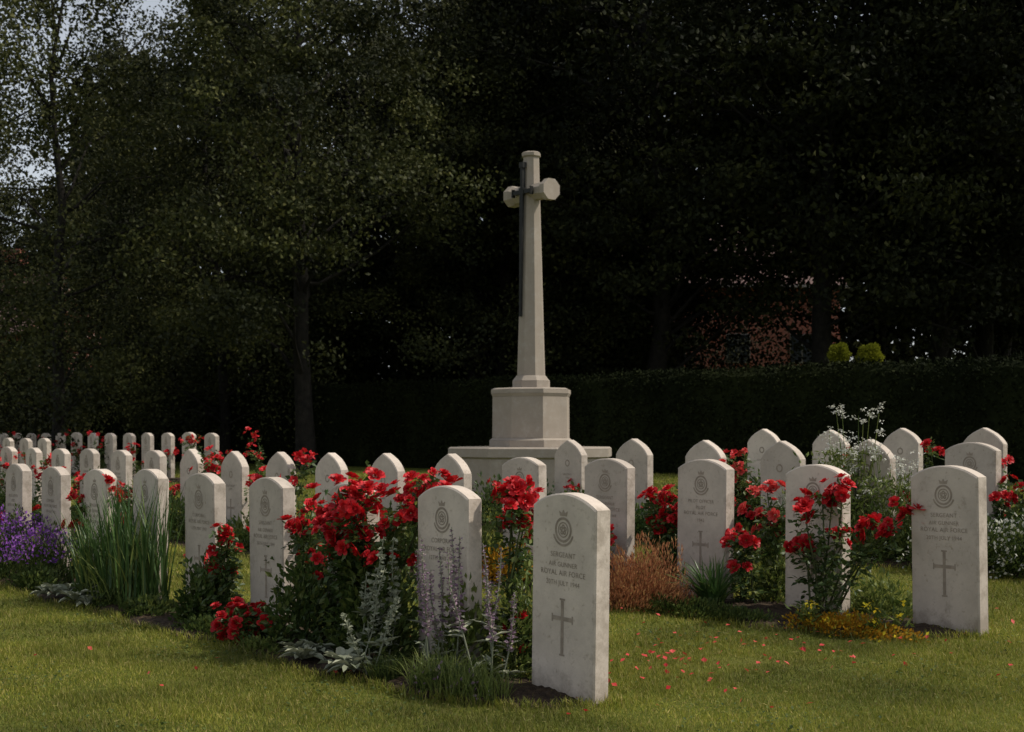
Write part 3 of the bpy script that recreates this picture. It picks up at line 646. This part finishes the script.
def tree(me, name, x, y, s=1.0, zs=None):
    o = bpy.data.objects.new(name, me); scene.collection.objects.link(o)
    o.location = (x, y, float(gz(x, y))); o.rotation_euler = (0, 0, rng.uniform(0, 6.28)); o.scale = (s, s, zs or s); return o
for i, (x, y, s) in enumerate([(6.6, 30.5, 1.0), (9.4, 31.5, .95), (11.6, 34, 1.0), (12.4, 29.5, 1.05), (15.5, 31, 1), (3.2, 32.5, 1.0), (10.6, 40, 1.1), (14, 41, 1.15), (17, 41, 1.1), (3.6, 41, 1.1), (19, 34, 1)]):
    tree(TA[i % 2], 'broadleaf_tree', x, y, s)
for i, (x, y, s) in enumerate([(.2, 35, 1.0), (-2.2, 38, 1.05), (2.0, 37, 1.0), (-4.6, 41, 1.1), (1.0, 43, 1.2), (3.0, 46, 1.0), (-8.6, 48, 1.0), (-12.5, 52, .9), (-1.5, 48, 1.3), (18, 48, 1.2), (-15.6, 50, .75), (-18.8, 51, .78), (-12.0, 46, .62)]):
    tree(TB[i % 2], 'yew_tree', x, y, s)
tree(TD[0], 'lime_tree', -4.25, 29.0, 1.0); tree(TD[1], 'lime_tree', -1.0, 35, .95); tree(TD[1], 'lime_tree', -7.6, 38, 1.0)
for i, (x, y, s) in enumerate([(-9.8, 30, 1.0), (-13.6, 34, 1.05), (-7.0, 34, .95), (-15.5, 39, 1.0), (-11.8, 43, 1.0), (-21, 46, 1.1)]):
    tree(TC[i % 2], 'birch_tree', x, y, s)
mb = MB(); n = 95000
x = rng.uniform(-62, 62, n); topz = 26+3*np.sin(x*.21)+2.5*np.sin(x*.53+1)-np.clip((-x-14)*1.3, 0, 15)-14*np.exp(-((x+11)/1.9)**2)
z = rng.random(n)**.9*topz; y = 78+rng.normal(size=n)*2.5+1.5*np.sin(x*.7)
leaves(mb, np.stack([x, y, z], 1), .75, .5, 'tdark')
for xx in np.arange(-58, 60, 3.7): tube(mb, [[xx, 78, 0], [xx+.3, 78, 5], [xx, 78, 8]], [.4, .3, .12], 'bark', 6)
mb.obj('distant_woodland')
mb = MB(); n = 64000; x = rng.uniform(-26, 5.0, n); y = np.maximum(hedge_y(x), 30)+4+rng.uniform(0, 5, n)
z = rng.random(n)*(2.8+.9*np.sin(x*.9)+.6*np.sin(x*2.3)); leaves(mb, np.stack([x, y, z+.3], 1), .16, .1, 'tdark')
for bx_, by_, bh, cnt in ((6.2, 44, 3.8, 2600), (8.3, 46, 3.4, 2200), (11.2, 45, 4.2, 3800), (4.6, 44, 4.6, 4200), (13.5, 44, 4.0, 4200), (16, 43, 3.9, 4200), (9.6, 37, 3.0, 2200), (7.4, 37, 3.3, 1900), (8.9, 50, 6.0, 2200), (6.6, 50, 5.5, 1800)):
    v = rng.normal(size=(cnt, 3))*np.array([1.0, .9, .5]); C = np.stack([bx_+v[:, 0], by_+v[:, 1], np.abs(bh*.55+v[:, 2]*bh*.42)], 1); leaves(mb, C, .14, .09, 'tdark')
mb.obj('undergrowth')
for x, y, r in ((5.85, 25, .16), (6.45, 25.2, .20)):
    mb = MB(); n = 4200; v = unit(rng.normal(size=(n, 3))); C = v*np.array([r, r, r*1.0])*(rng.uniform(.7, 1.1, n)[:, None])*(1+.1*np.sin(v[:, :1]*6)+.08*np.cos(v[:, 2:]*8)); C[:, 2] += 2.30-r
    leaves(mb, C, .045, .03, 'golden', D=v); tube(mb, [[0, 0, 0], [0, 0, 2.3-r]], [.05, .035], 'bark', 6); mb.obj('golden_topiary_tree', (x, y, float(gz(x, y))))

# ------------------------------------------------------------ brick houses
def brickmat():
    m, nt, out = hexmat('red_brick'); tc = nt.nodes.new('ShaderNodeTexCoord'); mp = nt.nodes.new('ShaderNodeMapping'); mp.inputs['Rotation'].default_value = (math.radians(90), 0, 0)
    nt.links.new(tc.outputs['Object'], mp.inputs[0]); b = nt.nodes.new('ShaderNodeTexBrick'); b.inputs['Scale'].default_value = 4.4
    b.inputs['Color1'].default_value = (.34, .088, .052, 1); b.inputs['Color2'].default_value = (.24, .06, .038, 1); b.inputs['Mortar'].default_value = (.32, .24, .20, 1); b.inputs['Mortar Size'].default_value = .02
    nt.links.new(mp.outputs[0], b.inputs['Vector']); p = nt.nodes.new('ShaderNodeBsdfPrincipled'); p.inputs['Roughness'].default_value = .9; nt.links.new(b.outputs['Color'], p.inputs['Base Color']); nt.links.new(p.outputs[0], out.inputs[0]); return m
M['brick'] = brickmat(); M['tile'] = noisemat('roof_tile', (.12, .08, .07), (.2, .13, .12), 6); M['frame'] = noisemat('painted_frame', (.22, .20, .18), (.28, .26, .24), 5, bump=0)
m, nt, out = hexmat('window_glass'); p = nt.nodes.new('ShaderNodeBsdfPrincipled'); p.inputs['Base Color'].default_value = (.03, .035, .04, 1); p.inputs['Roughness'].default_value = .08; nt.links.new(p.outputs[0], out.inputs[0]); M['glass'] = m
M['door'] = noisemat('door_paint', (.05, .08, .06), (.07, .1, .08), 5, bump=0)
def boxpart(name, x0, x1, y0, y1, z0, z1, mat, par):
    mb = MB(); V = [(x, y, z) for z in (z0, z1) for x, y in ((x0, y0), (x1, y0), (x1, y1), (x0, y1))]
    mb.add(V, [[0, 1, 5, 4], [1, 2, 6, 5], [2, 3, 7, 6], [3, 0, 4, 7], [3, 2, 1, 0], [4, 5, 6, 7]], mat); o = mb.obj(name); o.parent = par
def house(x, y, w=11, d=8, h=5.6, rot=0, nw=4):
    e = bpy.data.objects.new('brick_house', None); scene.collection.objects.link(e); e.location = (x, y, float(gz(x, y))); e.rotation_euler = (0, 0, rot)
    boxpart('walls', -w/2, w/2, 0, d, -.3, h, 'brick', e)
    mb = MB(); o = .4; V = [(-w/2-o, -o, h-.05), (w/2+o, -o, h-.05), (w/2+o, d+o, h-.05), (-w/2-o, d+o, h-.05), (-w/2-o, d/2, h+3), (w/2+o, d/2, h+3)]
    mb.add(V, [[0, 1, 5, 4], [2, 3, 4, 5]], 'tile'); mb.add(V, [[3, 2, 1, 0]], 'frame'); mb.add(V, [[1, 2, 5], [3, 0, 4]], 'brick'); oo = mb.obj('roof'); oo.parent = e
    boxpart('chimney', w*.25, w*.25+.9, d*.4, d*.4+.9, h+1, h+4.1, 'brick', e); boxpart('gutter', -w/2-.4, w/2+.4, -.55, -.42, h-.16, h-.03, 'frame', e)
    for zz in (.9, 3.6):
        for k, xx in enumerate(np.linspace(-w/2+1.6, w/2-1.6, nw)):
            if zz < 1 and k == nw-2: 
                boxpart('door', xx-.5, xx+.5, -.06, -.003, 0, 2.1, 'door', e); continue
            boxpart('window_frame', xx-.5, xx+.5, -.05, -.003, zz, zz+1.2, 'frame', e)
            boxpart('window_pane', xx-.46, xx-.03, -.07, -.053, zz+.05, zz+1.15, 'glass', e); boxpart('window_pane', xx+.03, xx+.46, -.07, -.053, zz+.05, zz+1.15, 'glass', e)
house(9.2, 57, 8.5, 8, 6.8, .08, 3); house(-26.5, 62, 10, 8, 5.2, -.1)

# ------------------------------------------------------------ light, sky, camera
el = math.radians(52); az = math.atan2(.97, .0)
S = Vector((math.sin(az)*math.cos(el), math.cos(az)*math.cos(el), math.sin(el)))
sl = bpy.data.lights.new('sun', 'SUN'); sl.energy = 3.6; sl.angle = math.radians(1.5); sl.color = (1.0, .93, .81)
so = bpy.data.objects.new('sun', sl); so.rotation_euler = (-S).to_track_quat('-Z', 'Y').to_euler(); so.location = (20, 5, 30); scene.collection.objects.link(so)
w = bpy.data.worlds.new('World'); scene.world = w; w.use_nodes = True; nt = w.node_tree
bg = nt.nodes['Background']; sky = nt.nodes.new('ShaderNodeTexSky'); sky.sky_type = 'NISHITA'; sky.sun_disc = False; sky.sun_elevation = el; sky.sun_rotation = az
hs_ = nt.nodes.new('ShaderNodeHueSaturation'); hs_.inputs['Saturation'].default_value = .35
nt.links.new(sky.outputs[0], hs_.inputs['Color']); nt.links.new(hs_.outputs[0], bg.inputs[0]); bg.inputs[1].default_value = .14
cam = bpy.data.cameras.new('camera'); cam.lens = 1400/1024*36; cam.sensor_width = 36; cam.shift_y = 68/1024; cam.clip_end = 3000
cam.dof.use_dof = True; cam.dof.focus_distance = 6.6; cam.dof.aperture_fstop = 7.1
co = bpy.data.objects.new('camera', cam); co.location = (0, 0, 1.04); co.rotation_euler = (math.radians(90), 0, 0); scene.collection.objects.link(co); scene.camera = co
scene.view_settings.view_transform = 'Standard'; scene.view_settings.look = 'None'; scene.view_settings.exposure = 0
